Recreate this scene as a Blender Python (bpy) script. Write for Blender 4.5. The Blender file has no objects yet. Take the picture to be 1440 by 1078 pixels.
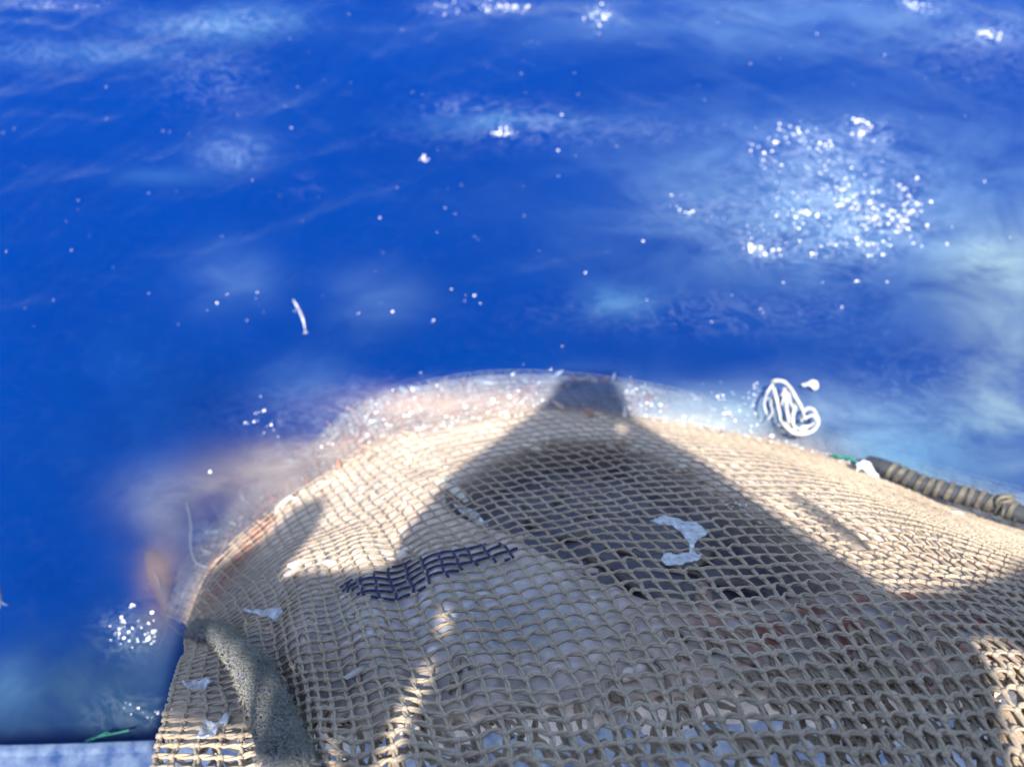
import bpy, bmesh, math, random
import numpy as np
from mathutils import Vector, noise
from mathutils.geometry import tessellate_polygon
random.seed(7); rng = np.random.default_rng(7)
S = bpy.context.scene
COL = S.collection

# ---------------------------------------------------------------- camera, sky, sun
CAMZ, PITCH, FPX = 3.6, math.radians(55), 1130.0
cam = bpy.data.cameras.new('camera'); co = bpy.data.objects.new('camera', cam); COL.objects.link(co)
co.location = (0, 0, CAMZ); co.rotation_euler = (math.radians(90)-PITCH, 0, 0)
cam.sensor_width = 36; cam.lens = 36*FPX/1440; cam.clip_end = 500; cam.clip_start = .05
cam.dof.use_dof = True; cam.dof.focus_distance = 2.35; cam.dof.aperture_fstop = 1.15
S.camera = co
SUN = Vector((-0.06, -0.42, 0.905)).normalized()       # towards the sun
w = bpy.data.worlds.new('World'); S.world = w; w.use_nodes = True
nt = w.node_tree; bg = nt.nodes['Background']
sky = nt.nodes.new('ShaderNodeTexSky'); sky.sky_type = 'NISHITA'; sky.sun_disc = False
sky.sun_elevation = math.asin(SUN.z); sky.sun_rotation = math.atan2(SUN.x, SUN.y)
nt.links.new(sky.outputs[0], bg.inputs[0]); bg.inputs[1].default_value = 0.12
sl = bpy.data.lights.new('sun', 'SUN'); sl.energy = 4.5; sl.angle = math.radians(.6); sl.color = (1, .93, .82)
so = bpy.data.objects.new('sun', sl); COL.objects.link(so)
so.rotation_euler = SUN.to_track_quat('Z', 'Y').to_euler(); so.location = (0, -3, 9)
S.view_settings.view_transform = 'Standard'; S.view_settings.look = 'None'; S.view_settings.exposure = 1.3
S.cycles.volume_bounces = 1; S.cycles.transparent_max_bounces = 16
S.cycles.caustics_reflective = False; S.cycles.caustics_refractive = False

FW = Vector((0, math.cos(PITCH), -math.sin(PITCH))); UP = Vector((0, math.sin(PITCH), math.cos(PITCH)))
def at(px, py, z=0.0):
    """world point on the level z seen at a place of the photograph's 1440 x 1078 grid"""
    d = FW + Vector((1, 0, 0))*((px-720)/FPX) - UP*((py-539)/FPX)
    return Vector((0, 0, CAMZ)) + d*((z-CAMZ)/d.z)
def to_px(P):
    """numpy (n,3) -> pixel coords"""
    q = P - np.array([0, 0, CAMZ]); dep = q@np.array(FW)
    return 720+FPX*q[:, 0]/dep, 539-FPX*(q@np.array(UP))/dep

# ---------------------------------------------------------------- helpers
def mesh_obj(name, V, F, mat, parent=None, smooth=True, cols=None):
    me = bpy.data.meshes.new(name)
    me.from_pydata([tuple(v) for v in V], [], F)
    if smooth: me.polygons.foreach_set('use_smooth', [True]*len(me.polygons))
    if cols is not None:
        a = me.color_attributes.new('tone', 'FLOAT_COLOR', 'POINT')
        a.data.foreach_set('color', np.asarray(cols, dtype=np.float32).ravel())
    me.materials.append(mat); me.update()
    o = bpy.data.objects.new(name, me); COL.objects.link(o)
    if parent: o.parent = parent
    return o
def tag(o, label, cat, group=None, kind=None):
    o['label'] = label
    if cat: o['category'] = cat
    if group: o['group'] = group
    if kind: o['kind'] = kind
    return o
def empty(name, label, cat, group=None):
    o = bpy.data.objects.new(name, None); COL.objects.link(o); o.empty_display_size = .1
    return tag(o, label, cat, group)
class MB:
    def __init__(s): s.V = []; s.F = []; s.C = []; s.n = 0
    def add(s, V, F, col=None):
        s.V.append(np.asarray(V, float)); s.F += [tuple(i+s.n for i in f) for f in F]
        if col is not None: s.C.append(np.tile(np.append(col, 1.0), (len(V), 1)))
        s.n += len(V)
    def tube(s, P, r, k=6, col=None, cap=True):
        P = np.asarray(P, float); n = len(P)
        r = np.broadcast_to(np.asarray(r, float), (n,))
        T = np.gradient(P, axis=0); T /= np.linalg.norm(T, axis=1)[:, None]+1e-9
        a = np.array([0, 0, 1.0]) if abs(T[0, 2]) < .9 else np.array([1.0, 0, 0])
        N = np.empty_like(P)
        for i in range(n):
            a = a-T[i]*a.dot(T[i]); a /= np.linalg.norm(a)+1e-9; N[i] = a
        B = np.cross(T, N)
        th = np.arange(k)*2*math.pi/k
        V = P[:, None]+r[:, None, None]*(np.cos(th)[None, :, None]*N[:, None]+np.sin(th)[None, :, None]*B[:, None])
        V = V.reshape(-1, 3); F = []
        for i in range(n-1):
            for j in range(k):
                F.append((i*k+j, i*k+(j+1) % k, (i+1)*k+(j+1) % k, (i+1)*k+j))
        if cap: F += [tuple(range(k-1, -1, -1)), tuple((n-1)*k+j for j in range(k))]
        s.add(V, F, col)
    def build(s, name, mat, parent=None, smooth=True):
        return mesh_obj(name, np.concatenate(s.V), s.F, mat, parent, smooth, np.concatenate(s.C) if s.C else None)
bm = bmesh.new(); bmesh.ops.create_icosphere(bm, subdivisions=1, radius=1)
ICO_V = np.array([v.co[:] for v in bm.verts]); ICO_F = [tuple(v.index for v in f.verts) for f in bm.faces]; bm.free()
bm = bmesh.new(); bmesh.ops.create_icosphere(bm, subdivisions=2, radius=1)
ICO2_V = np.array([v.co[:] for v in bm.verts]); ICO2_F = [tuple(v.index for v in f.verts) for f in bm.faces]; bm.free()

def smooth_path(pts, n):
    """Catmull-Rom through points"""
    P = np.asarray(pts, float); m = len(P)
    t = np.linspace(0, m-1, n); return np.array([cr(P, x) for x in t])
def cr(P, x):
    m = len(P); i = min(int(x), m-2); f = x-i
    p0 = P[i-1] if i > 0 else 2*P[0]-P[1]; p1 = P[i]; p2 = P[i+1]; p3 = P[i+2] if i+2 < m else 2*P[-1]-P[-2]
    return .5*((2*p1)+(-p0+p2)*f+(2*p0-5*p1+4*p2-p3)*f*f+(-p0+3*p1-3*p2+p3)*f**3)

# ---------------------------------------------------------------- materials
class M:
    def __init__(s, name):
        s.m = bpy.data.materials.new(name); s.m.use_nodes = True
        s.t = s.m.node_tree; s.p = s.t.nodes['Principled BSDF']; s.out = s.t.nodes['Material Output']
        s.co = s.t.nodes.new('ShaderNodeTexCoord')
    def n(s, ty, **kw):
        x = s.t.nodes.new(ty)
        for k, v in kw.items():
            if k.startswith('i_'): x.inputs[k[2:].replace('_', ' ')].default_value = v
            else: setattr(x, k, v)
        return x
    def l(s, a, b): s.t.links.new(a, b)
    def noise(s, scale, detail=4, rough=.55, vec=None, dist=0):
        x = s.n('ShaderNodeTexNoise'); x.inputs['Scale'].default_value = scale; x.inputs['Detail'].default_value = detail
        x.inputs['Roughness'].default_value = rough; x.inputs['Distortion'].default_value = dist
        s.l(vec or s.co.outputs['Object'], x.inputs['Vector']); return x
    def ramp(s, src, stops):
        r = s.n('ShaderNodeValToRGB'); e = r.color_ramp.elements
        while len(e) < len(stops): e.new(.5)
        for q, (p, c) in zip(e, stops): q.position = p; q.color = (*c, 1) if len(c) == 3 else c
        s.l(src, r.inputs[0]); return r
    def math(s, op, a, b=None, clamp=False):
        x = s.n('ShaderNodeMath', operation=op, use_clamp=clamp)
        for i, v in enumerate((a, b)):
            if v is None: continue
            if isinstance(v, (int, float)): x.inputs[i].default_value = v
            else: s.l(v, x.inputs[i])
        return x.outputs[0]
    def bump(s, src, strength, dist=.01):
        b = s.n('ShaderNodeBump'); b.inputs['Strength'].default_value = strength; b.inputs['Distance'].default_value = dist
        s.l(src, b.inputs['Height']); s.l(b.outputs[0], s.p.inputs['Normal']); return b
def simple(name, c1, c2, scale, rough=.6, bump=.3, bd=.003, spec=.5, trans=0):
    m = M(name); n = m.noise(scale); r = m.ramp(n.outputs[0], [(.3, c1), (.7, c2)])
    m.l(r.outputs[0], m.p.inputs['Base Color']); m.p.inputs['Roughness'].default_value = rough
    m.p.inputs['Specular IOR Level'].default_value = spec
    n2 = m.noise(scale*4); m.bump(n2.outputs[0], bump, bd); return m.m

def twine_mat(name, c1, c2, c3):
    m = M(name)
    n = m.noise(3.2, 5); n2 = m.noise(160, 2)
    r = m.ramp(n.outputs[0], [(.3, c1), (.55, c2), (.75, c3)])
    mx = m.n('ShaderNodeMix', data_type='RGBA', blend_type='MULTIPLY'); mx.inputs[0].default_value = .5
    r2 = m.ramp(n2.outputs[0], [(.3, (.55, .55, .55)), (.65, (1, 1, 1))])
    m.l(r.outputs[0], mx.inputs[6]); m.l(r2.outputs[0], mx.inputs[7]); m.l(mx.outputs[2], m.p.inputs['Base Color'])
    m.p.inputs['Roughness'].default_value = .5; m.p.inputs['Specular IOR Level'].default_value = .35
    m.bump(m.noise(420, 2).outputs[0], .5, .002); return m.m
MAT_TWINE = twine_mat('net_twine', (.34, .272, .2), (.42, .343, .26), (.51, .43, .33))
MAT_BLUE = twine_mat('navy_twine', (.01, .018, .07), (.016, .03, .11), (.03, .05, .15))
def catch_mat():
    m = M('wet_catch'); a = m.n('ShaderNodeAttribute', attribute_name='tone')
    n = m.noise(26, 4); r = m.ramp(n.outputs[0], [(.3, (.62, .6, .62)), (.7, (1.15, 1.12, 1.1))])
    mx = m.n('ShaderNodeMix', data_type='RGBA', blend_type='MULTIPLY'); mx.inputs[0].default_value = .8
    m.l(a.outputs['Color'], mx.inputs[6]); m.l(r.outputs[0], mx.inputs[7]); m.l(mx.outputs[2], m.p.inputs['Base Color'])
    m.p.inputs['Roughness'].default_value = .38; m.bump(m.noise(70, 3).outputs[0], .35, .006); return m.m
MAT_CATCH = catch_mat()
MAT_SCRAP = simple('pale_film', (.62, .66, .72), (.8, .82, .84), 22, .4, .4)
def film_mat():
    m = M('wet_film'); n = m.noise(30, 5, .6); r = m.ramp(n.outputs[0], [(.3, (.5, .55, .62)), (.7, (.72, .74, .76))]); m.l(r.outputs[0], m.p.inputs['Base Color'])
    al = m.ramp(m.noise(34, 4, .6).outputs[0], [(.32, (.25,)*3), (.62, (.92,)*3)]); m.l(al.outputs[0], m.p.inputs['Alpha']); m.p.inputs['Roughness'].default_value = .3
    m.bump(m.noise(60, 3).outputs[0], .5, .004); return m.m
MAT_SCRAP = film_mat()
MAT_WHITE = simple('white_cord', (.34, .34, .33), (.52, .52, .5), 30, .5, .3)
MAT_FISH = simple('silver_fish', (.45, .48, .5), (.8, .8, .78), 18, .25, .2)
MAT_FIN = simple('fish_fin', (.3, .3, .3), (.45, .42, .38), 60, .4, .2)
MAT_RUST = simple('orange_flesh', (.14, .08, .055), (.2, .13, .09), 12, .5, .3)
MAT_GREEN = simple('green_twine', (.0, .1, .08), (.01, .2, .14), 60, .5, .3)
MAT_HULL = simple('painted_hull', (.16, .26, .5), (.85, .88, .9), 15, .25, .3)
MAT_ROPE = simple('frayed_rope_core', (.045, .055, .09), (.09, .10, .14), 90, .8, .8, .006)
MAT_TAR = simple('tarred_rope', (.02, .024, .035), (.05, .055, .07), 70, .7, .6, .005)
MAT_FUZZ = simple('rope_fibre', (.17, .18, .18), (.36, .36, .32), 120, .8, .2)
MAT_BIND = simple('rope_binding', (.035, .036, .036), (.15, .135, .105), 24, .6, .6, .004)
MAT_CASTER = simple('caster_grey', (.3, .31, .32), (.42, .42, .42), 4, .8, .2)

# ---------------------------------------------------------------- the bag surface (control grid: place seen, height above the sea)
CP = np.array([
 [(225,858,-.4),(262,876,.04),(262,898,.38),(255,928,.72),(241,968,.98),(226,1025,1.2),(212,1115,1.36)],
 [(262,785,-.4),(298,800,.04),(343,835,.5),(362,885,.85),(375,950,1.08),(385,1020,1.25),(392,1115,1.4)],
 [(345,692,-.4),(378,727,.04),(418,782,.6),(440,850,.95),(458,925,1.17),(475,1010,1.32),(490,1115,1.47)],
 [(440,620,-.3),(462,675,.04),(520,742,.65),(560,815,1.0),(598,902,1.22),(638,1000,1.38),(675,1115,1.52)],
 [(520,560,-.3),(560,618,.02),(662,680,.62),(765,765,1.03),(850,860,1.27),(915,975,1.43),(975,1115,1.57)],
 [(690,522,-.3),(735,580,.02),(870,648,.57),(1012,742,1.02),(1118,840,1.27),(1215,960,1.45),(1310,1115,1.6)],
 [(890,535,-.3),(925,590,.02),(1065,648,.5),(1222,738,.98),(1345,835,1.25),(1462,952,1.46),(1590,1115,1.6)],
 [(1120,590,-.4),(1140,636,.04),(1262,692,.5),(1415,778,.97),(1545,870,1.25),(1690,980,1.45),(1840,1115,1.6)],
 [(1270,640,-.4),(1295,698,.1),(1440,756,.52),(1610,840,.95),(1760,920,1.22),(1920,1010,1.42),(2080,1125,1.6)],
 [(1450,690,-.4),(1475,752,.2),(1640,820,.6),(1820,900,.95),(2000,960,1.2),(2180,1040,1.4),(2340,1140,1.6)]], float)
NU = [6, 5, 6, 9, 11, 10, 10, 8, 7]; NV = [9, 11, 11, 7, 6, 6]
def knots(N): return np.concatenate([[0], np.cumsum(N)]).astype(float)
KU, KV = knots(NU), knots(NV); TU, TV = int(KU[-1]), int(KV[-1])
def to_ctrl(x, K):
    # smooth monotone map of cell number -> control index
    return np.interp(x, K, np.arange(len(K)))
def wbasis(x, m):
    x = np.clip(x, 0, m-1-1e-6); i = np.minimum(x.astype(int), m-2); f = x-i
    W = np.zeros((len(x), m+2))
    w4 = [(-f+2*f*f-f**3)/2, (2-5*f*f+3*f**3)/2, (f+4*f*f-3*f**3)/2, (-f*f+f**3)/2]
    r = np.arange(len(x))
    for k in range(4): W[r, i+k] += w4[k]
    return W
E = np.pad(CP, ((1, 1), (1, 1), (0, 0)))
E[0] = 2*E[1]-E[2]; E[-1] = 2*E[-2]-E[-3]; E[:, 0] = 2*E[:, 1]-E[:, 2]; E[:, -1] = 2*E[:, -2]-E[:, -3]
# soften the jump of cell density between spans
def dens(K):
    xs = np.linspace(0, K[-1], 400); y = to_ctrl(xs, K); k = np.ones(41)/41
    yp = np.concatenate([2*y[0]-y[40:0:-1][-20:], y, 2*y[-1]-y[-2:-22:-1]])
    return xs, np.convolve(yp, k, 'same')[20:-20]
XU, YU = dens(KU); XV, YV = dens(KV)
def surf(u, v, off=None):
    """cell coordinates -> world points, folds included"""
    u = np.asarray(u, float); v = np.asarray(v, float)
    Wu = wbasis(np.interp(u, XU, YU), 10); Wv = wbasis(np.interp(v, XV, YV), 7)
    Q = np.einsum('ni,nj,ijk->nk', Wu, Wv, E)
    px, py, z = Q.T
    dx = (px-720)/FPX; dy = (py-539)/FPX
    D = np.array(FW)[None]+dx[:, None]*np.array([1., 0, 0])-dy[:, None]*np.array(UP)
    P = np.array([0, 0, CAMZ])+D*((z-CAMZ)/D[:, 2])[:, None]
    # folds running down the left half of the bag and slight lumpiness
    left = np.clip((34-u)/16, 0, 1)*np.clip((v-16)/10, 0, 1)*np.clip((u-3)/4, 0, 1)
    fold = .013*left*np.sin(u*1.25+.05*v+.8*np.sin(v*.21))*(1+.4*np.sin(u*.47))
    lump = np.array([noise.noise(Vector((a*.11, b*.13, 3))) for a, b in zip(u, v)])*.045
    P[:, 2] += fold+lump*np.clip((v-8)/8, 0, 1); P[:, 1] += fold*.5
    if off is not None: P += NRM*np.asarray(off)[:, None] if np.ndim(off) else NRM*off
    return P
NRM = np.array([0, .55, .83])
def poly_in(x, y, poly):
    c = np.zeros(np.shape(x), bool); n = len(poly)
    for a in range(n):
        x1, y1 = poly[a]; x2, y2 = poly[a-1]
        c ^= ((y1 > y) != (y2 > y)) & (x < (x2-x1)*(y-y1)/((y2-y1) or 1e-9)+x1)
    return c
# node jitter
JU = rng.normal(0, .035, (TU+2, TV+2)); JV = rng.normal(0, .05, (TU+2, TV+2))
def jit(u, v, J):
    u = np.clip(u, 0, TU); v = np.clip(v, 0, TV); i = np.minimum(u.astype(int), TU); j = np.minimum(v.astype(int), TV); f = u-i; g = v-j
    return (J[i, j]*(1-f)+J[np.minimum(i+1, TU+1), j]*f)*(1-g)+(J[i, np.minimum(j+1, TV+1)]*(1-f)+J[np.minimum(i+1, TU+1), np.minimum(j+1, TV+1)]*f)*g
LOOSE = rng.random((TU+2, TV+2))
def warpA(i, v):
    u = i+.03*np.sin(math.pi*(v+i*.5))+.02*np.sin(2*math.pi*v)
    return u, v+0*u
def warpB(u, j):
    p = u-np.floor(u); i = np.clip(u.astype(int), 0, TU)
    amp = .07+.20*(LOOSE[i, j] > .84)+.16*np.clip((u-14)/10, 0, 1)*np.clip((j-26)/12, 0, 1)
    v = j-amp*(np.sin(math.pi*p)**.8)+.16*(p-.5)*np.sin(2*math.pi*p)
    uu = u+.1*np.sin(2*math.pi*p)
    return uu, v
PATCH = [(475,832),(520,842),(560,846),(620,818),(660,800),(728,786),(728,766),(690,764),(600,782),(520,808),(480,822)]
def wob(u, v, s_): return .34*np.array([noise.noise(Vector((a*.16, b*.16, s_))) for a, b in zip(u, v)])+.14*np.array([noise.noise(Vector((a*.45, b*.45, s_+3))) for a, b in zip(u, v)])
def strand(mb, u, v, r, off=0, phase=0, turns=.9, patch=False):
    a = np.clip(u+jit(u, v, JU)+wob(u, v, 1), -.5, TU+.5); b = np.clip(v+jit(u, v, JV)+wob(u, v, 7), 0, TV+.3)
    P = surf(a, b, off)
    T = np.gradient(P, axis=0); T /= np.linalg.norm(T, axis=1)[:, None]+1e-9
    A = np.cross(T, NRM); A /= np.linalg.norm(A, axis=1)[:, None]+1e-9; B = np.cross(A, T)
    L = np.concatenate([[0], np.cumsum(np.linalg.norm(np.diff(P, axis=0), axis=1))])
    ph = L/.055*2*math.pi*turns*.5+phase
    r = r*np.interp(b, [0, 14, 30, TV], [.6, .7, 1.02, 1.5])[:, None]
    if patch:
        X, Y = to_px(P); m = poly_in(X, Y, PATCH); k0 = None
        for q in range(len(m)+1):
            on = q < len(m) and m[q]
            if on and k0 is None: k0 = q
            if not on and k0 is not None:
                if q-k0 > 2: blue.tube(P[k0:q]+NRM*.006, r[k0:q, 0]*1.3, 7)
                k0 = None
    for k in (0, math.pi):
        d = r*.78*(np.cos(ph+k)[:, None]*A+.8*np.sin(ph+k)[:, None]*B)
        mb.tube(P+d, r[:, 0], 5, cap=False)

net = empty('trawl_net', 'bulging tan trawl net bag full of catch rising from the blue sea', 'fishing net')
mb = MB(); blue = MB(); SEG = 6
isblue = lambda i, j: (19 <= i <= 31) and (30-(i-19)*.1 <= j <= 33.2-(i-19)*.16)
RT = .0036
def radius(v): return RT*(1+.15*np.sin(v))
for i in range(0, TU+1):
    vs = np.arange(0, TV*SEG+1)/SEG
    u, v = warpA(float(i), vs)
    strand(mb, u, v, RT, 0, i, patch=True)
for j in range(0, TV+1):
    us = np.arange(0, TU*SEG+1)/SEG
    u, v = warpB(us, j)
    strand(mb, u, v, RT*1.0, .002, j*1.7, patch=True)
# knots
ii, jj = np.meshgrid(np.arange(0, TU+1), np.arange(3, TV+1), indexing='ij'); ii = ii.ravel().astype(float); jj = jj.ravel().astype(float)
K = surf(np.clip(ii+wob(ii, jj, 1)+jit(ii, jj, JU)+.03*np.sin(math.pi*(jj+ii*.5)), 0, TU), np.clip(jj+jit(ii, jj, JV)+wob(ii, jj, 7), 0, TV), .004)
for p in K:
    s = np.array([.0092, .0078, .007])*random.uniform(.85, 1.15)*np.interp(p[2], [0, .6, 1.2], [.7, .8, 1.3]); mb.add(ICO_V*s+p, ICO_F)
mb.build('netting', MAT_TWINE, net)
bo = blue.build('repair_twine', MAT_BLUE, net); bo['label'] = 'navy blue twine patch in the tan net'

# second, slack layer hanging behind the lower meshes
inner = MB(); v0 = KV[4]+1.6
for i in np.arange(0, TU, 1.0 ):
    st = v0+random.uniform(.8, 3.4); vs = np.arange(st, TV+.2, 1/5)
    u = i+.25*np.sin(vs*1.3+i)+random.uniform(-.15, .15)+np.cumsum(rng.normal(0, .02, len(vs)))
    strand(inner, np.clip(u, 0, TU), vs, RT*1.15, -.045-.02*np.sin(vs*2+i*3), i)
for j in np.arange(v0+3.6, TV, 3.0):
    us = np.arange(0, TU*5+1)/5; v = j+.5*np.sin(us*2.9+j)*np.sin(us*.7)+.3*np.sin(us*6.1)
    strand(inner, us, np.clip(v, 0, TV), RT*1.1, -.05, j)
# slack loops bunched in the lower right meshes
for k in range(1300):
    i = random.uniform(4, TU-10); j = random.uniform(v0+.4, TV-.2)
    if random.random() > max((i-22)/26, .12): continue
    ln = random.uniform(.5, 1.1); wd = random.uniform(.12, .3); t = np.linspace(0, math.pi, 12)
    strand(inner, i+wd*np.cos(t)-.1, np.clip(j+.5*ln-ln*np.sin(t), 0, TV), RT*1.0, -.018, k)
inner.build('slack_netting', MAT_TWINE, net)

# height/pixel lookup of the bag
gu, gv = np.meshgrid(np.linspace(0, TU, 120), np.linspace(0, TV, 90), indexing='ij')
GP = surf(gu.ravel(), gv.ravel()); GX, GY = to_px(GP); GU = gu.ravel(); GV = gv.ravel()
def bag(px, py, off=0.0, rad=26):
    """world point on the bag at a place of the photograph; sea level elsewhere"""
    d = (GX-px)**2+(GY-py)**2+ (GP[:, 2] < -.02)*1e5; k = int(np.argmin(d))
    if d[k] > rad*rad: return at(px, py, 0), False
    ok = d < max(d[k]*4, 150); ww = np.exp(-d[ok]/60)
    z = GP[k, 2] if ok.sum() < 3 else float((GP[ok, 2]*ww).sum()/ww.sum())
    return at(px, py, z+off), True
def on_bag(px, py, off=0.01): return np.array(bag(px, py, off)[0])

# ---------------------------------------------------------------- the catch under the netting
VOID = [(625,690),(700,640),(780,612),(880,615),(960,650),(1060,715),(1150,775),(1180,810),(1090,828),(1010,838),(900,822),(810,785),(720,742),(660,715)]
def soft(x, y, cx, cy, rx, ry): return np.exp(-(((x-cx)/rx)**2+((y-cy)/ry)**2))
def zone(x, y, r):
    """own colour of what lies in the bag, by place"""
    base = np.array([.78, .64, .52])
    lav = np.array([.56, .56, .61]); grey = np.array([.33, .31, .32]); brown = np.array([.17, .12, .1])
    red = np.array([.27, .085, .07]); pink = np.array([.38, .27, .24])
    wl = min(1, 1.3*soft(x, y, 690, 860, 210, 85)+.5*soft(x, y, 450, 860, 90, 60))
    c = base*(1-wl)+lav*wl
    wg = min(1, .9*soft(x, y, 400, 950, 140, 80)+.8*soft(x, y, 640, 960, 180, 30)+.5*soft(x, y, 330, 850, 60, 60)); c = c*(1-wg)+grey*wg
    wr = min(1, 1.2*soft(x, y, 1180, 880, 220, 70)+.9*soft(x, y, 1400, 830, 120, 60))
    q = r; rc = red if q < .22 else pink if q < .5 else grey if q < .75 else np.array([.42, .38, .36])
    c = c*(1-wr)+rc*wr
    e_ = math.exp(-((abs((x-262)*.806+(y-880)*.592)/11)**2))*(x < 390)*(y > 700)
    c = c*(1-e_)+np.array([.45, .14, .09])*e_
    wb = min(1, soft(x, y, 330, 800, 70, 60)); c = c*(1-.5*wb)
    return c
cu = np.linspace(0, TU, 330); cv = np.linspace(0, KV[5]+.9, 245)
A, Bv = np.meshgrid(cu, cv, indexing='ij'); A = A.ravel(); Bv = Bv.ravel()
P0 = surf(A, Bv); X0, Y0 = to_px(P0)
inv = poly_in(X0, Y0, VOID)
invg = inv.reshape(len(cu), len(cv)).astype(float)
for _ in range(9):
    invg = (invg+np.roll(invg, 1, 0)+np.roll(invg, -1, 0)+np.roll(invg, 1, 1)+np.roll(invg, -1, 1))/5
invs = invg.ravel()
lum = np.array([noise.noise(Vector((p[0]*7, p[1]*7, p[2]*7))) for p in P0]); cell = np.array([noise.cell(Vector((p[0]*13, p[1]*13+.3*l, p[2]*13))) for p, l in zip(P0, lum)])
vor = np.array([noise.voronoi(Vector((p[0]*11, p[1]*11, p[2]*11)))[0][0] for p in P0])
dep = -.010+.012*lum-.016*vor
endz = np.clip((Bv-(KV[5]-1.0))/2, 0, 1)*(.6+.8*np.array([noise.noise(Vector((a*.35, 0, 9))) for a in A]))
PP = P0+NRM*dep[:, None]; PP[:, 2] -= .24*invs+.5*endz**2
cols = np.ones((len(P0), 4)); 
for k in range(len(P0)):
    c = zone(X0[k], Y0[k], (cell[k]*.5+.5)); c = c*(1-invs[k])+np.array([.085, .085, .12])*invs[k]  # darkness of the hollow is also painted into the colour
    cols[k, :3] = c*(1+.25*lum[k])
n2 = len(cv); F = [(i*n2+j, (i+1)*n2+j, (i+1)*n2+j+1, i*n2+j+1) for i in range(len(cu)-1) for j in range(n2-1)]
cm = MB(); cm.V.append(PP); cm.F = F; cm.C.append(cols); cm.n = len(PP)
# bodies pressed against the meshes
def body(L, W, H, n=9, k=8):
    V = []; Fs = []
    for a in range(n):
        t = a/(n-1); r = math.sin(math.pi*min(t*.93+.04, 1))**.65*(1-.45*t)
        if a == n-1: r = .42
        for b in range(k):
            th = 2*math.pi*b/k; V.append(((t-.5)*L, math.cos(th)*W*r, math.sin(th)*H*r*(1 if a < n-1 else .25)))
    for a in range(n-1):
        for b in range(k): Fs.append((a*k+b, a*k+(b+1) % k, (a+1)*k+(b+1) % k, (a+1)*k+b))
    Fs += [tuple(range(k-1, -1, -1)), tuple((n-1)*k+b for b in range(k))]
    return np.array(V), Fs
BV, BF = body(1, .16, .11)
from mathutils import Matrix
for k in range(600):
    a = random.uniform(1, TU-1); b = random.uniform(4, KV[5]-.8)
    p = surf([a], [b])[0]; x, y = [q[0] for q in to_px(p[None])]
    if poly_in(np.array(x), np.array(y), VOID): 
        if random.random() < .75: continue
        p = p-NRM*.16
    if x > 1500 or a < 11: continue
    L = random.uniform(.09, .24); R = np.array(Matrix.Rotation(random.uniform(0, 6.28), 3, 'Z'))
    tilt = np.array(Matrix.Rotation(-.6+random.uniform(-.25, .25), 3, 'X'))
    V = (BV*L)@R.T@tilt.T+p-NRM*(.03+.014*random.random())
    c = zone(x, y, random.random())*random.uniform(.75, 1.3)
    if soft(x, y, 690, 860, 210, 85) > .3 and random.random() < .7: continue
    if poly_in(np.array(x), np.array(y), VOID): c *= .15  # bodies in the hollow painted darker to deepen its shade
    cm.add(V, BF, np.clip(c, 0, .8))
for k in range(320):
    a = random.uniform(6, 52); b = abs(random.gauss(3.5, 3.0)); b = min(b, 9.5)
    p = surf([a], [b])[0]; L = random.uniform(.04, .13)
    R_ = np.array(Matrix.Rotation(random.uniform(0, 6.28), 3, 'Z')); tl = np.array(Matrix.Rotation(random.uniform(-.5, .5), 3, 'X'))
    c = random.choice([(.62, .5, .42), (.7, .64, .6), (.5, .3, .24), (.45, .2, .14), (.6, .58, .56), (.35, .28, .24)])
    cm.add((BV*L)@R_.T@tl.T+p+NRM*random.uniform(-.03, .004), BF, np.array(c))
tag(cm.build('catch', MAT_CATCH), 'wet mixed catch pressed against the inside of the tan net bag', 'catch', kind='stuff')

# ---------------------------------------------------------------- sea
def film_shade_list():
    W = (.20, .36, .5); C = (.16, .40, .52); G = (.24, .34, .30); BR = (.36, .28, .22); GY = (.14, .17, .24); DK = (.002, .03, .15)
    return [ (1120,30,330,42,.26,W),(1250,300,330,130,.30,W),(1410,370,75,60,.6,G),(1430,560,80,130,.36,G),(1000,250,150,70,.12,W),  # W bands: aerated water, also standing in for sunlit and shaded bands
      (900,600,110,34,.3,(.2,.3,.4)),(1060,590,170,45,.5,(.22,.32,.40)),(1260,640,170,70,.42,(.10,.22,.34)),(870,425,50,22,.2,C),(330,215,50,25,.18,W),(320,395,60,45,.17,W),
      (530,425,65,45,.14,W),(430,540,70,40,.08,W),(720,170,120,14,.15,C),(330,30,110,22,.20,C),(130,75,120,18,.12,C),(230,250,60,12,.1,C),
      (420,640,80,28,.6,(.16,.14,.14)),(350,690,90,40,.65,(.12,.105,.12)),(165,510,60,60,.5,DK),(240,560,70,80,.5,DK),(110,640,80,70,.4,DK),(75,245,30,14,.3,DK),(200,660,60,60,.3,DK),(640,572,140,22,.6,(.42,.32,.25)),(290,740,90,80,.65,(.06,.065,.095)),(390,690,60,30,.4,(.35,.3,.28)),(960,600,90,18,.4,(.4,.32,.26)),(1080,625,70,14,.5,(.4,.3,.26)),(225,825,26,50,.5,(.17,.11,.08)),(215,700,60,40,.25,GY),  # DK patches paint darker reflections; grey murk also stands in for a shadow
      (110,1000,260,75,.75,(.018,.045,.085)),(170,900,90,50,.4,(.012,.035,.09)),(-20,800,60,120,.2,DK),(210,900,40,50,.3,(.04,.06,.1)),(10,970,40,40,.25,(.06,.14,.28)),(820,550,55,25,.3,(.12,.2,.34)),(500,625,60,26,.5,(.4,.32,.26))]  # lower-left film darkened in place of cast shade
NS = 440; ext = 12.0
xs = np.concatenate([np.linspace(-20, -6, 20)[:-1], np.linspace(-6, 6, NS), np.linspace(6, 20, 20)[1:]])
ys = np.concatenate([np.linspace(-12, -1, 20)[:-1], np.linspace(-1, 9, NS-60), np.linspace(9, 24, 20)[1:]])
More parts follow.
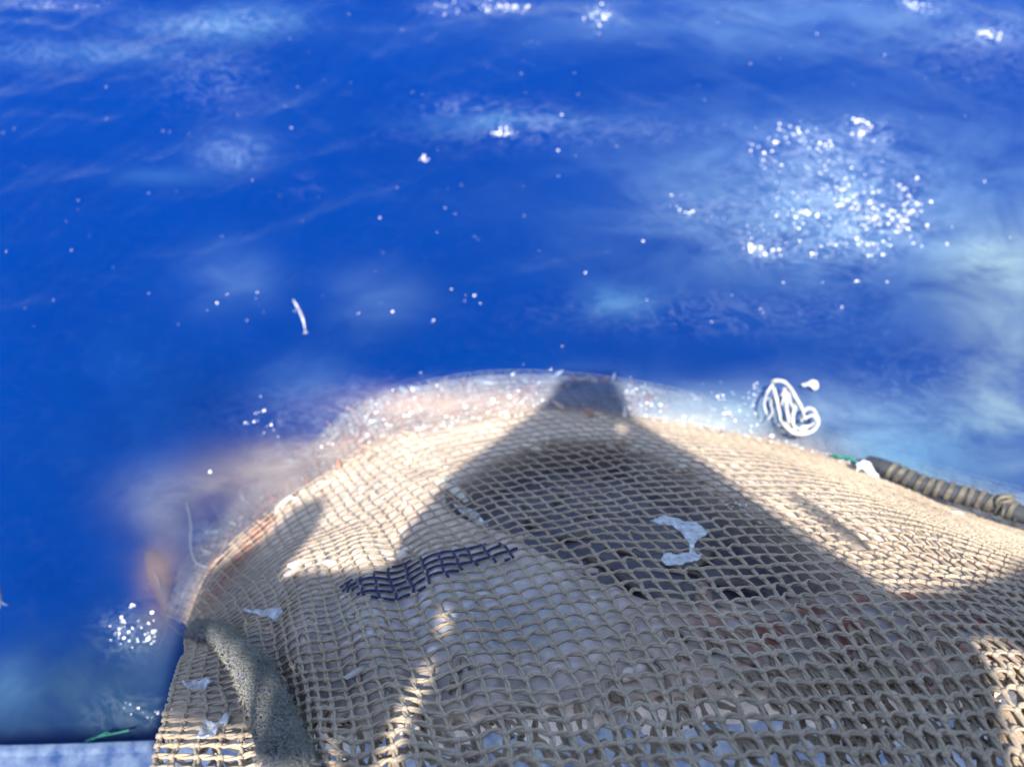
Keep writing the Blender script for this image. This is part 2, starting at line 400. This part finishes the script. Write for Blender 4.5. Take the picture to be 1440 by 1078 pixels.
GXw, GYw = np.meshgrid(xs, ys, indexing='ij'); gx = GXw.ravel(); gy = GYw.ravel()
hz = np.zeros(len(gx))
for lam, ax, ay, am in [(2.6, .35, 1, .030), (1.5, -.5, 1, .018), (.9, .9, .6, .009), (.62, -.2, 1, .007), (.37, .7, .8, .0035), (.29, -.9, .5, .003)]:
    n_ = math.hypot(ax, ay); kx, ky = ax/n_*2*math.pi/lam, ay/n_*2*math.pi/lam
    ph = np.array([noise.noise(Vector((a*.45/lam, b*.45/lam, lam)))*5 for a, b in zip(gx[::1], gy[::1])]) if lam > .5 else 2*np.sin(gx*1.3+gy*.7)
    s_ = np.sin(kx*gx+ky*gy+ph); hz += am*(s_*.6+.4*(1-2*np.abs(s_)))
WP = np.stack([gx, gy, hz], 1); wx, wy = to_px(WP*np.array([1, 1, 0]))
okv = gy > .2
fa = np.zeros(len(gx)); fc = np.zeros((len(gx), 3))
for (cx, cy, rx, ry, s_, c) in film_shade_list():
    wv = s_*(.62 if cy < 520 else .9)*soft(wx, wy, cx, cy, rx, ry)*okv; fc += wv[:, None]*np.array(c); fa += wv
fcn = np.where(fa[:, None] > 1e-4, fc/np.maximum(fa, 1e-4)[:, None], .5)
fm = np.zeros(len(gx))
for (cx, cy, rx, ry, s_) in [(1180,285,110,75,1),(1140,205,60,25,.7),(1225,190,30,18,.9),(1230,300,60,45,.5),(1000,290,90,30,.35),(1080,345,60,20,.5),(700,8,60,12,.9),(620,10,30,10,.6),(840,22,28,16,.9),
    (1300,8,40,10,.9),(1390,50,40,12,.8),(708,186,18,8,.9),(650,150,60,12,.4),(290,30,110,18,.6),(60,5,80,8,.8),(130,75,140,16,.4),(300,110,60,40,.35),(180,890,35,30,.55),(185,1000,60,25,.35),
    (560,590,160,26,.5),(430,640,70,22,.4),(800,185,200,18,.3),(640,555,160,20,.4),(990,600,110,26,.5),(300,755,60,30,.25),(1000,440,200,26,.22),(1300,560,140,70,.2),(1380,60,120,50,.3),(430,260,20,14,.2),(330,215,50,25,.3),(750,165,60,20,.4)]:
    fm += .42*s_*soft(wx, wy, cx, cy, rx, ry)*okv
nyy = len(ys); F = [(i*nyy+j, (i+1)*nyy+j, (i+1)*nyy+j+1, i*nyy+j+1) for i in range(len(xs)-1) for j in range(nyy-1)]
def border():
    L = [(i, 0) for i in range(len(xs))]+[(len(xs)-1, j) for j in range(1, nyy)]+[(i, nyy-1) for i in range(len(xs)-2, -1, -1)]+[(0, j) for j in range(nyy-2, 0, -1)]
    return [a*nyy+b for a, b in L]
bd = border(); nb = len(WP); DEPTH = -5.0
V = np.concatenate([WP, np.stack([WP[bd, 0], WP[bd, 1], np.full(len(bd), DEPTH)], 1)])
F += [(bd[(k+1) % len(bd)], bd[k], nb+k, nb+(k+1) % len(bd)) for k in range(len(bd))]+[tuple(nb+k for k in range(len(bd)-1, -1, -1))]
def sea_mat():
    m = M('sea_water'); m.t.nodes.remove(m.p)
    geo = m.co.outputs['Object']
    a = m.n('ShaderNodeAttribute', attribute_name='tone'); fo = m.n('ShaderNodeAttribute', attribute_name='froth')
    # mapping stretches streaks across the view
    mp = m.n('ShaderNodeMapping'); mp.inputs['Scale'].default_value = (1, 1.5, 1); mp.inputs['Rotation'].default_value = (0, 0, .45); m.l(geo, mp.inputs[0])
    big = m.noise(1.6, 5, .6, mp.outputs[0], .6); fine = m.noise(9, 8, .62, mp.outputs[0], 1.4); rid = m.noise(3.2, 6, .6, mp.outputs[0], 2.0)
    # milky film, with shade and reflections painted into its tone
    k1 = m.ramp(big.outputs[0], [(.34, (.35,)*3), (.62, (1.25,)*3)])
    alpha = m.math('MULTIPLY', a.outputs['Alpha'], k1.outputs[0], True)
    # froth: thin lines where the noise crosses its middle, and dense flecks
    d = m.math('ABSOLUTE', m.math('SUBTRACT', rid.outputs[0], .5)); line = m.math('SUBTRACT', 1.0, m.math('MULTIPLY', d, 16.0), True)
    wp = m.n('ShaderNodeVectorMath', operation='ADD'); m.l(mp.outputs[0], wp.inputs[0])
    wn = m.noise(5, 4, .6, mp.outputs[0]); ws = m.n('ShaderNodeVectorMath', operation='SCALE'); ws.inputs['Scale'].default_value = .22; m.l(wn.outputs['Color'], ws.inputs[0]); m.l(ws.outputs[0], wp.inputs[1])
    lace = None
    for sc_, wd_ in ((9, 10), (26, 6)):
        v_ = m.n('ShaderNodeTexVoronoi', feature='DISTANCE_TO_EDGE'); v_.inputs['Scale'].default_value = sc_; m.l(wp.outputs[0], v_.inputs['Vector'])
        e_ = m.math('SUBTRACT', 1.0, m.math('MULTIPLY', v_.outputs['Distance'], float(wd_)), True); e_ = m.math('POWER', e_, 2.0)
        lace = e_ if lace is None else m.math('MAXIMUM', lace, m.math('MULTIPLY', e_, .8))
    fl0 = m.ramp(fine.outputs[0], [(.5, (0,)*3), (.7, (1,)*3)])
    class O: pass
    fl = O(); fl.outputs = [m.math('MULTIPLY', lace, fl0.outputs[0])]
    fr = m.math('ADD', m.math('MULTIPLY', line, .35), m.math('MULTIPLY', fl.outputs[0], 1.0))
    fr = m.math('MULTIPLY', fr, fo.outputs['Fac'], True)
    ge = m.ramp(fine.outputs[0], [(.5, (0,)*3), (.8, (.01,)*3)])
    fr = m.math('ADD', fr, m.math('MULTIPLY', ge.outputs[0], big.outputs[0]), True)
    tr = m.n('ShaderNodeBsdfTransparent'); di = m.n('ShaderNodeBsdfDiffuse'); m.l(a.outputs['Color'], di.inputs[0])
    wd = m.n('ShaderNodeBsdfDiffuse'); wd.inputs[0].default_value = (.55, .68, .8, 1)
    deep = m.n('ShaderNodeBsdfDiffuse')
    dc = m.ramp(m.noise(.7, 4, .6).outputs[0], [(.35, (.000, .014, .12)), (.65, (.000, .035, .2))]); m.l(dc.outputs[0], deep.inputs[0])
    m0 = m.n('ShaderNodeMixShader'); m0.inputs[0].default_value = BODY; m.l(tr.outputs[0], m0.inputs[1]); m.l(deep.outputs[0], m0.inputs[2])
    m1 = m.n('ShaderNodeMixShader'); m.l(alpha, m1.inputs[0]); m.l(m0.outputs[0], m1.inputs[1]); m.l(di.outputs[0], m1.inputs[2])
    m2 = m.n('ShaderNodeMixShader'); m.l(fr, m2.inputs[0]); m.l(m1.outputs[0], m2.inputs[1]); m.l(wd.outputs[0], m2.inputs[2])
    bp = m.n('ShaderNodeBump'); bp.inputs['Strength'].default_value = .3; bp.inputs['Distance'].default_value = .02
    rp = m.noise(14, 5, .55, mp.outputs[0], .5); m.l(rp.outputs[0], bp.inputs['Height'])
    gl = m.n('ShaderNodeBsdfGlossy'); gl.inputs['Roughness'].default_value = .12; m.l(bp.outputs[0], gl.inputs['Normal'])
    fz = m.n('ShaderNodeFresnel'); fz.inputs[0].default_value = 1.2; m.l(bp.outputs[0], fz.inputs['Normal'])
    m3 = m.n('ShaderNodeMixShader'); m.l(fz.outputs[0], m3.inputs[0]); m.l(m2.outputs[0], m3.inputs[1]); m.l(gl.outputs[0], m3.inputs[2])
    m.l(m3.outputs[0], m.out.inputs['Surface'])
    pv = m.n('ShaderNodeVolumePrincipled'); pv.inputs['Color'].default_value = (.0, .095, .36, 1)
    pv.inputs['Density'].default_value = 1.6; pv.inputs['Anisotropy'].default_value = 0
    pv.inputs['Absorption Color'].default_value = (.0, .1, .6, 1)
    m.l(pv.outputs[0], m.out.inputs['Volume'])
    return m.m
BODY = .12
pad = len(bd)
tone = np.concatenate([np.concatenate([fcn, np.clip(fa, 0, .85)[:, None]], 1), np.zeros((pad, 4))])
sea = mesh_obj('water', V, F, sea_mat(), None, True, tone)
fr = sea.data.attributes.new('froth', 'FLOAT', 'POINT'); fr.data.foreach_set('value', np.concatenate([np.clip(fm, 0, 1.2), np.zeros(pad)]).astype(np.float32))
tag(sea, 'deep blue sea with milky aerated patches, painted-in shade and froth', None, kind='structure')

# ---------------------------------------------------------------- bubbles and froth beads
mbub = M('bubble_white'); mbub.p.inputs['Base Color'].default_value = (.85, .87, .88, 1); mbub.p.inputs['Roughness'].default_value = .12
bb = MB()
def seaz(x, y):
    i = np.argmin(np.abs(xs-x)); j = np.argmin(np.abs(ys-y)); return hz[i*nyy+j]
def bead(px, py, r, onbag=False):
    if onbag: p = on_bag(px, py, .012)
    else:
        p = np.array(at(px, py, 0)); p[2] = seaz(p[0], p[1])+r*.3
    r *= .72; s = np.array([1, 1, .8])*r*np.array([random.uniform(.7, 1.4), random.uniform(.7, 1.2), 1])
    W_ = ICO2_V*(1+.22*rng.normal(0, 1, (len(ICO2_V), 1)).clip(-1, 1)); bb.add(W_*s+p, ICO2_F)
    for _ in range(random.choice((0, 0, 1, 2, 3))):
        bb.add(ICO_V*s*random.uniform(.3, .6)+p+np.array([random.gauss(0, 1.3), random.gauss(0, 1.3), 0])*r, ICO_F)
def cluster(cx, cy, rx, ry, n, r0, r1, onbag=False, ring=0):
    for _ in range(n):
        if ring: a = random.uniform(0, 6.28); q = random.gauss(1, .13); x, y = cx+rx*q*math.cos(a), cy+ry*q*math.sin(a)
        else: x, y = random.gauss(cx, rx*.5), random.gauss(cy, ry*.5)
        bead(x, y, r0+(r1-r0)*random.random()**3, onbag)
def trail(pts, n, sp, r0, r1, onbag=False):
    Q = smooth_path(pts, 60)
    for _ in range(n):
        q = random.choice(Q); bead(q[0]+random.gauss(0, sp), q[1]+random.gauss(0, sp*.8), r0+(r1-r0)*random.random()**3, onbag)
r_ = lambda a: a*.001
trail([(1180,250),(1205,285),(1235,300),(1228,320)], 130, 13, .003, .012)
trail([(1275,250),(1283,280),(1272,310),(1262,300)], 80, 8, .003, .014)
trail([(1150,355),(1190,335),(1230,345),(1280,330)], 55, 8, .003, .012)
trail([(1092,200),(1110,188),(1140,195),(1165,225)], 60, 9, .003, .013)
trail([(1200,175),(1215,180),(1210,195)], 60, 8, .003, .014)
trail([(1050,335),(1065,348),(1095,352)], 50, 5, .003, .013)
trail([(1040,200),(1075,225),(1090,235)], 22, 7, .003, .012)
trail([(945,285),(970,292),(1008,302)], 14, 3, .004, .012)
cluster(1130, 295, 24, 10, 22, .004, .018); cluster(1180, 270, 110, 75, 110, .003, .011); cluster(1100, 310, 50, 25, 26, .004, .011)
cluster(840, 22, 22, 20, 34, .004, .013); cluster(710, 6, 40, 9, 60, .004, .014); cluster(628, 12, 30, 12, 20, .003, .01)
trail([(1275,5),(1310,12)], 26, 3, .004, .013); trail([(1378,48),(1405,55)], 30, 4, .004, .013); cluster(708, 186, 18, 7, 34, .004, .012)
trail([(20,6),(80,8),(150,2)], 40, 4, .002, .006)
cluster(182, 890, 30, 22, 34, .004, .011); cluster(188, 850, 5, 5, 2, .006, .01); cluster(218, 890, 8, 14, 8, .004, .009)
cluster(372, 590, 26, 28, 9, .004, .011); cluster(597, 216, 5, 4, 6, .006, .014)
for x, y in [(535,310),(558,260),(667,332),(640,300),(635,405),(667,417),(737,300),(320,415),(307,430),(362,412),(348,452),(1248,395),(1388,250),(1183,433),(1068,437),(1158,395),(910,420),(905,335),(1245,75),(1056,88),(1150,45),(785,212),(1300,340),(1335,338),(1000,455),(823,385),(410,180),(293,660),(344,592),(552,438),(610,452),(945,270),(1020,300),(790,160)]:
    bead(x, y, random.uniform(.003, .010))
for _ in range(160): bead(random.uniform(0, 1440), random.uniform(0, 520)*random.random()**.3, random.uniform(.0015, .004))
trail([(430,640),(520,585),(620,548),(765,530)], 70, 16, .002, .009)
trail([(520,600),(600,600),(700,565),(755,560)], 100, 16, .002, .011)
trail([(455,680),(500,695),(540,700),(590,640)], 22, 12, .003, .010, True)
trail([(370,750),(420,705),(465,675)], 36, 4, .003, .010)
trail([(880,545),(905,580),(980,590),(1090,605)], 80, 13, .003, .012); trail([(1000,560),(1060,570)], 26, 16, .003, .01)
trail([(900,600),(1000,612),(1140,632)], 60, 5, .003, .009)
cluster(1040, 710, 14, 5, 9, .003, .007, True); cluster(1060, 545, 10, 12, 10, .003, .008)
trail([(362,752),(410,708),(462,674),(530,642),(600,608),(680,588),(765,576)], 260, 4, .0015, .0075)
trail([(460,672),(530,636),(620,598),(760,560)], 200, 9, .0015, .006)
trail([(900,592),(980,598),(1140,634),(1200,655)], 200, 4, .0015, .006)
trail([(160,985),(200,1000),(240,1005)], 14, 6, .002, .006)
tag(bb.build('bubbles', mbub.m), 'countless small white bubbles and froth beads floating on the blue sea', 'bubbles', kind='stuff')

# ---------------------------------------------------------------- ropes
fr_ = empty('frayed_rope', 'thick dark frayed rope with fuzzy fibres draped over lower left of the net', 'rope')
path = smooth_path([on_bag(268, 892, .03), on_bag(280, 888, .09), on_bag(305, 894, .12), on_bag(338, 925, .12), on_bag(368, 970, .12), on_bag(385, 1020, .11), on_bag(402, 1070, .10), on_bag(415, 1125, .09)], 70)
rr = np.interp(np.linspace(0, 1, 70), [0, .12, .35, .7, 1], [.030, .034, .037, .054, .064])
rr = rr*(1+.12*np.array([noise.noise(Vector(p)*14) for p in path]))
mb = MB()
for k in range(3):
    t = np.arange(70); ph = t*.42+k*2.094
    T = np.gradient(path, axis=0); T /= np.linalg.norm(T, axis=1)[:, None]; Aa = np.cross(T, [0, .5, .8]); Aa /= np.linalg.norm(Aa, axis=1)[:, None]; Bb = np.cross(Aa, T)
    mb.tube(path+(rr*.5)[:, None]*(np.cos(ph)[:, None]*Aa+np.sin(ph)[:, None]*Bb), rr*.53, 10)
mb.build('core', MAT_ROPE, fr_)
mb = MB()
for _ in range(17000):
    k = random.uniform(8, 68.9); i = int(k); p = path[i]+(path[i+1]-path[i])*(k-i); th = random.gauss(2.6, 1.15)
    d = math.cos(th)*Aa[i]+math.sin(th)*Bb[i]; r0 = rr[i]*.93; ln = random.uniform(.005, .016)*(1+1.6*max(0, noise.noise(Vector(p)*22+Vector((0, 0, th)))))
    s0 = p+d*r0; side = T[i]*random.gauss(0, .9)+np.cross(T[i], d)*random.gauss(0, .9)
    s1 = s0+d*ln*.5+side*ln*.5; s2 = s1+(side+rng.normal(0, .5, 3))*ln*.5
    mb.tube([s0, s1, s2], [.0011, .0009, .0006], 3, cap=False)
mb.build('fibres', MAT_FUZZ, fr_)

wr = empty('bound_rope', 'dark rope wrapped in tan binding rings along the right edge of the net', 'rope')
def edge(px, py, z): return np.array(at(px, py, z))
path = smooth_path([edge(1222,652,.12), edge(1245,658,.18), edge(1285,676,.22), edge(1330,690,.26), edge(1380,703,.3), edge(1440,724,.36), edge(1520,752,.42), edge(1600,780,.45)], 120)
T = np.gradient(path, axis=0); T /= np.linalg.norm(T, axis=1)[:, None]; Aa = np.cross(T, [0, .5, .8]); Aa /= np.linalg.norm(Aa, axis=1)[:, None]; Bb = np.cross(Aa, T)
mb = MB(); mb.tube(path, .041, 12); mb.build('core', MAT_TAR, wr)
mb = MB(); L = np.concatenate([[0], np.cumsum(np.linalg.norm(np.diff(path, axis=0), axis=1))])
nn = 1500; q = np.linspace(.1, .60, nn)*L[-1]; P = np.stack([np.interp(q, L, path[:, c]) for c in range(3)], 1)
ia = np.stack([np.interp(q, L, Aa[:, c]) for c in range(3)], 1); ib = np.stack([np.interp(q, L, Bb[:, c]) for c in range(3)], 1)
for ph0 in (0, .9, 1.8):
    ph = q/.043*2*math.pi+ph0+.5*np.sin(q*40)+.4*np.sin(q*97)
    mb.tube(P+.042*(np.cos(ph)[:, None]*ia+np.sin(ph)[:, None]*ib), .0065, 6)
mb.build('binding', MAT_BIND, wr)
mb = MB(); kp = edge(1412, 706, .37)
for s_ in range(3):
    t = np.linspace(0, 2*math.pi, 26); mb.tube(kp+np.stack([.034*np.cos(t), .018*np.sin(t)+.008*s_, .02*np.sin(t+s_)], 1), .009, 6)
mb.tube(smooth_path([kp, edge(1411, 716, .38), edge(1409, 726, .36)], 10), .007, 6); mb.build('knot', MAT_BIND, wr)

# ---------------------------------------------------------------- pale scraps, fish, cord
def scrap(name, poly, label, cat, off=.02, thick=.004, crumple=.012, mat=MAT_SCRAP, zfun=None, group=None):
    """thin torn sheet: outline of places, triangulated finely, crumpled, given thickness"""
    poly = np.array(poly, float); x0, y0 = poly.min(0); x1, y1 = poly.max(0); st = max(.9, min(x1-x0, y1-y0)/14)*.6
    bm = bmesh.new(); vs = {}
    def vert(i, j):
        if (i, j) not in vs:
            x, y = x0+i*st, y0+j*st
            p = np.array(zfun(x, y)) if zfun else on_bag(x, y, off)
            p = p+NRM*crumple*noise.noise(Vector((x*.07, y*.09, 5)))*1.1; vs[i, j] = bm.verts.new(p)
        return vs[i, j]
    for i in range(int((x1-x0)/st)+1):
        for j in range(int((y1-y0)/st)+1):
            cx, cy = x0+(i+.5)*st, y0+(j+.5)*st
            if poly_in(np.array(cx), np.array(cy), poly): bm.faces.new([vert(i, j), vert(i, j+1), vert(i+1, j+1), vert(i+1, j)])
    for _ in range(5): bmesh.ops.smooth_vert(bm, verts=bm.verts, factor=.5, use_axis_x=True, use_axis_y=True, use_axis_z=True)
    me = bpy.data.meshes.new(name); bm.to_mesh(me); bm.free(); me.materials.append(mat)
    me.polygons.foreach_set('use_smooth', [True]*len(me.polygons))
    o = bpy.data.objects.new(name, me); COL.objects.link(o); md = o.modifiers.new('s', 'SOLIDIFY'); md.thickness = thick
    return tag(o, label, cat, group)
G_ = 'pale scraps lying on the net'
scrap('plastic_scrap', [(912,730),(930,723),(960,728),(985,735),(1000,748),(985,757),(978,765),(980,775),(990,778),(985,788),(960,794),(935,796),(928,786),(934,772),(952,776),(966,778),(970,768),(958,752),(945,740),(925,738)],
      'translucent bluish white torn scrap on the shaded middle of the net', 'scrap', .022, .003, .012, group=G_)
scrap('plastic_scrap', [(256,958),(262,947),(268,955),(285,960),(302,954),(300,963),(285,971),(266,969)], 'crumpled whitish scrap on the net lobe just left of the frayed rope', 'scrap', .03, .006, .03, group=G_)
scrap('plastic_scrap', [(275,1032),(285,1018),(287,1008),(300,1012),(318,1005),(330,995),(322,1013),(310,1022),(300,1035),(285,1040)], 'ragged whitish scrap caught low on the net near the bottom left', 'scrap', .035, .006, .03, group=G_)
scrap('plastic_scrap', [(334,856),(342,853),(355,858),(380,855),(395,852),(398,862),(388,874),(374,866),(355,864)], 'thin pale feathery scrap above the bend of the frayed rope', 'scrap', .02, .004, .02, group=G_)
scrap('plastic_scrap', [(628,702),(640,705),(668,715),(690,742),(672,738),(650,722)], 'pale bluish strip under the net by the edge of the left sunlit patch', 'scrap', -.012, .003, .008, group=G_)
zs = lambda z: (lambda x, y: at(x, y, z))
scrap('floating_scrap', [(1127,537),(1134,536),(1142,533),(1151,538),(1152,543),(1146,547),(1140,544),(1130,541)], 'little white scrap floating just beyond the white cord tangle', 'scrap', crumple=.02, thick=.008, mat=MAT_WHITE, zfun=zs(.04))
scrap('cloth_scrap', [(1205,648),(1215,645),(1224,650),(1232,662),(1240,672),(1232,674),(1222,668),(1212,662),(1204,664)], 'wet greyish white rag wedged at the left end of the bound rope', 'rag', crumple=.03, thick=.02, mat=MAT_SCRAP, zfun=zs(.2))
ct = MB()
def cord(pts, r=.011, z=.10):
    P = smooth_path([edge(x, y, z+random.uniform(-.01, .03)+(h[0] if h else 0)) for (x, y, *h) in pts], 40); ct.tube(P, np.interp(np.linspace(0, 1, 40), [0, .1, .8, 1], [r*.72, r*.8, r*.66, r*.4]), 8)
cord([(1086,537),(1092,535),(1103,537),(1112,546),(1120,560),(1128,574),(1132,590)], .013, .16)
cord([(1087,540),(1079,552),(1075,568),(1078,583)], .009, .13); cord([(1088,550),(1084,566),(1086,580),(1080,590)], .007, .1)
cord([(1088,545),(1092,560),(1095,575),(1098,592)], .013, .14); cord([(1103,546),(1105,560),(1107,578),(1110,595)], .014, .15)
cord([(1109,550),(1111,565),(1116,575),(1112,590)], .010, .14); cord([(1119,560),(1118,575),(1115,590),(1118,606)], .013, .14)
cord([(1098,592),(1106,600),(1116,608),(1128,610),(1142,606),(1150,597),(1150,588),(1144,576),(1136,574),(1130,580),(1127,592)], .014, .12)
cord([(1128,590),(1136,586),(1144,584),(1148,592)], .011, .13); cord([(1126,600),(1137,599),(1146,594)], .011, .12); cord([(1104,596),(1114,598),(1126,604),(1136,604)], .015, .12)
cord([(1098,556),(1102,552),(1101,562),(1099,570)], .007, .14)
tag(ct.build('cord_tangle', MAT_WHITE), 'bright white tangle of looping cord at the waterline right of the shadow', 'cord')

def small_fish(a, b, r, label, z, mat=MAT_FISH, group=None):
    A_, B_ = np.array(at(*a, z)), np.array(at(*b, z)); d = B_-A_; L = np.linalg.norm(d); d /= L
    e = empty('fish', label, 'fish', group); n = np.array([0, 0, 1.]); s_ = np.cross(n, d)
    mb = MB(); t = np.linspace(0, 1, 18); prof = np.sin(np.pi*np.clip(t*.9+.06, 0, 1))**.7*(1-.55*t)
    P = A_+d*(t*L)[:, None]+s_*(.07*L*np.sin(t*2.6))[:, None]; mb.tube(P, np.maximum(prof*r, .002), 10); mb.build('body', mat, e)
    mb = MB(); q = P[-1]
    for sg in (-1, 1): mb.tube([q-d*.01, q+d*r*.8+s_*sg*r*.5, q+d*r*1.5+s_*sg*r*1.1], [.004, .004, .002], 5)
    mb.build('tail', MAT_FIN, e)
    mb = MB(); mb.tube([P[5]+n*prof[5]*r*.9, P[8]+n*r*1.2, P[11]+n*prof[11]*r*.9], [.002, .004, .002], 4); mb.build('fin', MAT_FIN, e)
    return e
small_fish((412,421), (427,467), .010, 'slim silvery fish floating alone in the open blue water', -.005)
small_fish((210,775), (232,880), .07, 'blurred orange brown fish below the surface left of the net', -.34, MAT_RUST)
small_fish((-12,815), (0,848), .02, 'small brownish fish at the far left edge of the sea', -.16, MAT_RUST)
mb = MB(); mb.tube(smooth_path([edge(120,1042,.03), edge(140,1035,.04), edge(160,1031,.03), edge(182,1026,.03)], 30), .005, 6)
mb.tube(smooth_path([edge(128,1040,.05), edge(148,1030,.05), edge(160,1031,.03)], 20), .003, 5)
tag(mb.build('green_twine', MAT_GREEN), 'loose bit of green twine floating in the dark water at lower left', 'twine')
mb = MB(); mb.tube(smooth_path([edge(1170,640,.04), edge(1182,642,.06), edge(1196,644,.05), edge(1208,652,.05)], 30), .008, 6)
tag(mb.build('green_twine', MAT_GREEN), 'short teal twine end left of the greyish white rag', 'twine')
mb = MB(); mb.tube(smooth_path([edge(262,705,-.12), edge(268,735,-.1), edge(268,765,-.1), edge(275,790,-.06), edge(295,798,.0)], 40), .005, 6)
tag(mb.build('pale_strand', MAT_SCRAP), 'thin pale strand trailing in murky water beside the left bulge', 'strand')

# ---------------------------------------------------------------- ship: painted lip below the net, unseen sheet added to throw the shade
def slab(poly3, thick, name, mat, parent=None, holes=()):
    loops = [[Vector(p) for p in poly3]]+[[Vector(p) for p in h] for h in holes]
    flat = [v for l in loops for v in l]; tris = tessellate_polygon(loops)
    n = len(flat); V = [tuple(v) for v in flat]+[tuple(v+Vector((0, 0, thick))) for v in flat]
    F = [tuple(t) for t in tris]+[tuple(i+n for i in reversed(t)) for t in tris]; b = 0
    for l in loops:
        m_ = len(l)
        for k in range(m_): F.append((b+k, b+(k+1) % m_, n+b+(k+1) % m_, n+b+k))
        b += m_
    return mesh_obj(name, V, F, mat, parent, False)
hull = empty('ship_stern', 'pale blue painted lip of the ship below the net at the bottom edge', 'ship')
Pts = [at(x, y, -.15) for x, y in [(-300,1072),(60,1068),(240,1062),(480,1032),(700,1018),(1200,1004),(1750,1004)]]
slab([*Pts, Vector((4, -1.6, -.15)), Vector((-4, -1.6, -.15))], .2, 'deck_lip', MAT_HULL, hull)
mb = MB(); mb.tube(smooth_path([np.array(p)+np.array([0, 0, .19]) for p in Pts[:3]], 40), .025, 10); mb.build('edge_tube', MAT_HULL, hull)

ZC = 5.4
def cast(px, py, force=None, off=0.0):
    if force is None: P, _ = bag(px, py, off, 40)
    else: P = at(px, py, force)
    P = Vector(P); return P+SUN*((ZC-P.z)/SUN.z)
caster = empty('shadow_caster', 'unseen grey sheet added above the camera to throw the shade', 'blocker')  # unseen sheet, outline cut to throw the shadow edges on the net
outer = [(792,522),(789,528),(770,560),(700,617),(653,652),(615,685),(598,712),(565,750),(555,775),(540,800),(470,803),(415,806),(390,815),(422,775),(445,740),(456,710),(449,699),(415,712),(370,760),(290,806)]
S1 = [cast(*p) for p in outer]
S1 += [cast(262,850,.1), cast(250,905,0), cast(232,960,0), cast(214,1030,0), cast(-400,1052,.05)]; left = S1[-1]
right = [(868,522),(871,528),(893,590),(950,625),(1000,655),(1058,700),(1110,735),(1150,762),(1205,800),(1262,838),(1330,830),(1400,812),(1438,792)]
S2 = [cast(*p) for p in right]+[cast(1700,830,.7)]
# close the caster well behind the ship side
back = [Vector((S2[-1].x+.8, -7, ZC)), Vector((left.x-.8, -7, ZC))]
poly = S1[::-1]+S2+back if False else (list(reversed(S1))+S2+back)
holes_px = [  # openings cut to let sun spots through onto net and rope
 [(1372,905),(1400,900),(1450,925),(1500,1100),(1428,1100),(1412,1010),(1398,950)],
 [(596,936),(608,932),(606,950),(592,985),(572,1020),(556,1100),(520,1100),(545,1030),(575,975)],
 [(300,880),(325,885),(352,902),(368,925),(374,955),(362,985),(352,1010),(350,1040),(325,1010),(315,975),(300,930)],
 [(205,1010),(240,1012),(300,1025),(360,1030),(385,1040),(470,1045),(480,1110),(205,1110)],
 [(618,858),(628,856),(634,880),(626,896),(612,888)],[(404,942),(412,940),(416,1000),(408,1004)],[(868,598),(878,596),(882,608),(872,612)]]
holes = [[cast(*p, None, .12 if n_ == 2 else 0) for p in h] for n_, h in enumerate(holes_px)]
slab([p for p in poly], .02, 'caster_sheet', MAT_CASTER, caster, holes)
def bar(pts, force=None, name='strip_caster'):
    slab([cast(x, y, force)+Vector((0, 0, .15)) for x, y in pts], .05, name, MAT_CASTER, caster)
bar([(1122,716),(1134,722),(1188,758),(1246,800),(1238,806),(1180,768),(1128,730)], None, 'caster_bar')  # unseen bar added to throw the narrow shadow line
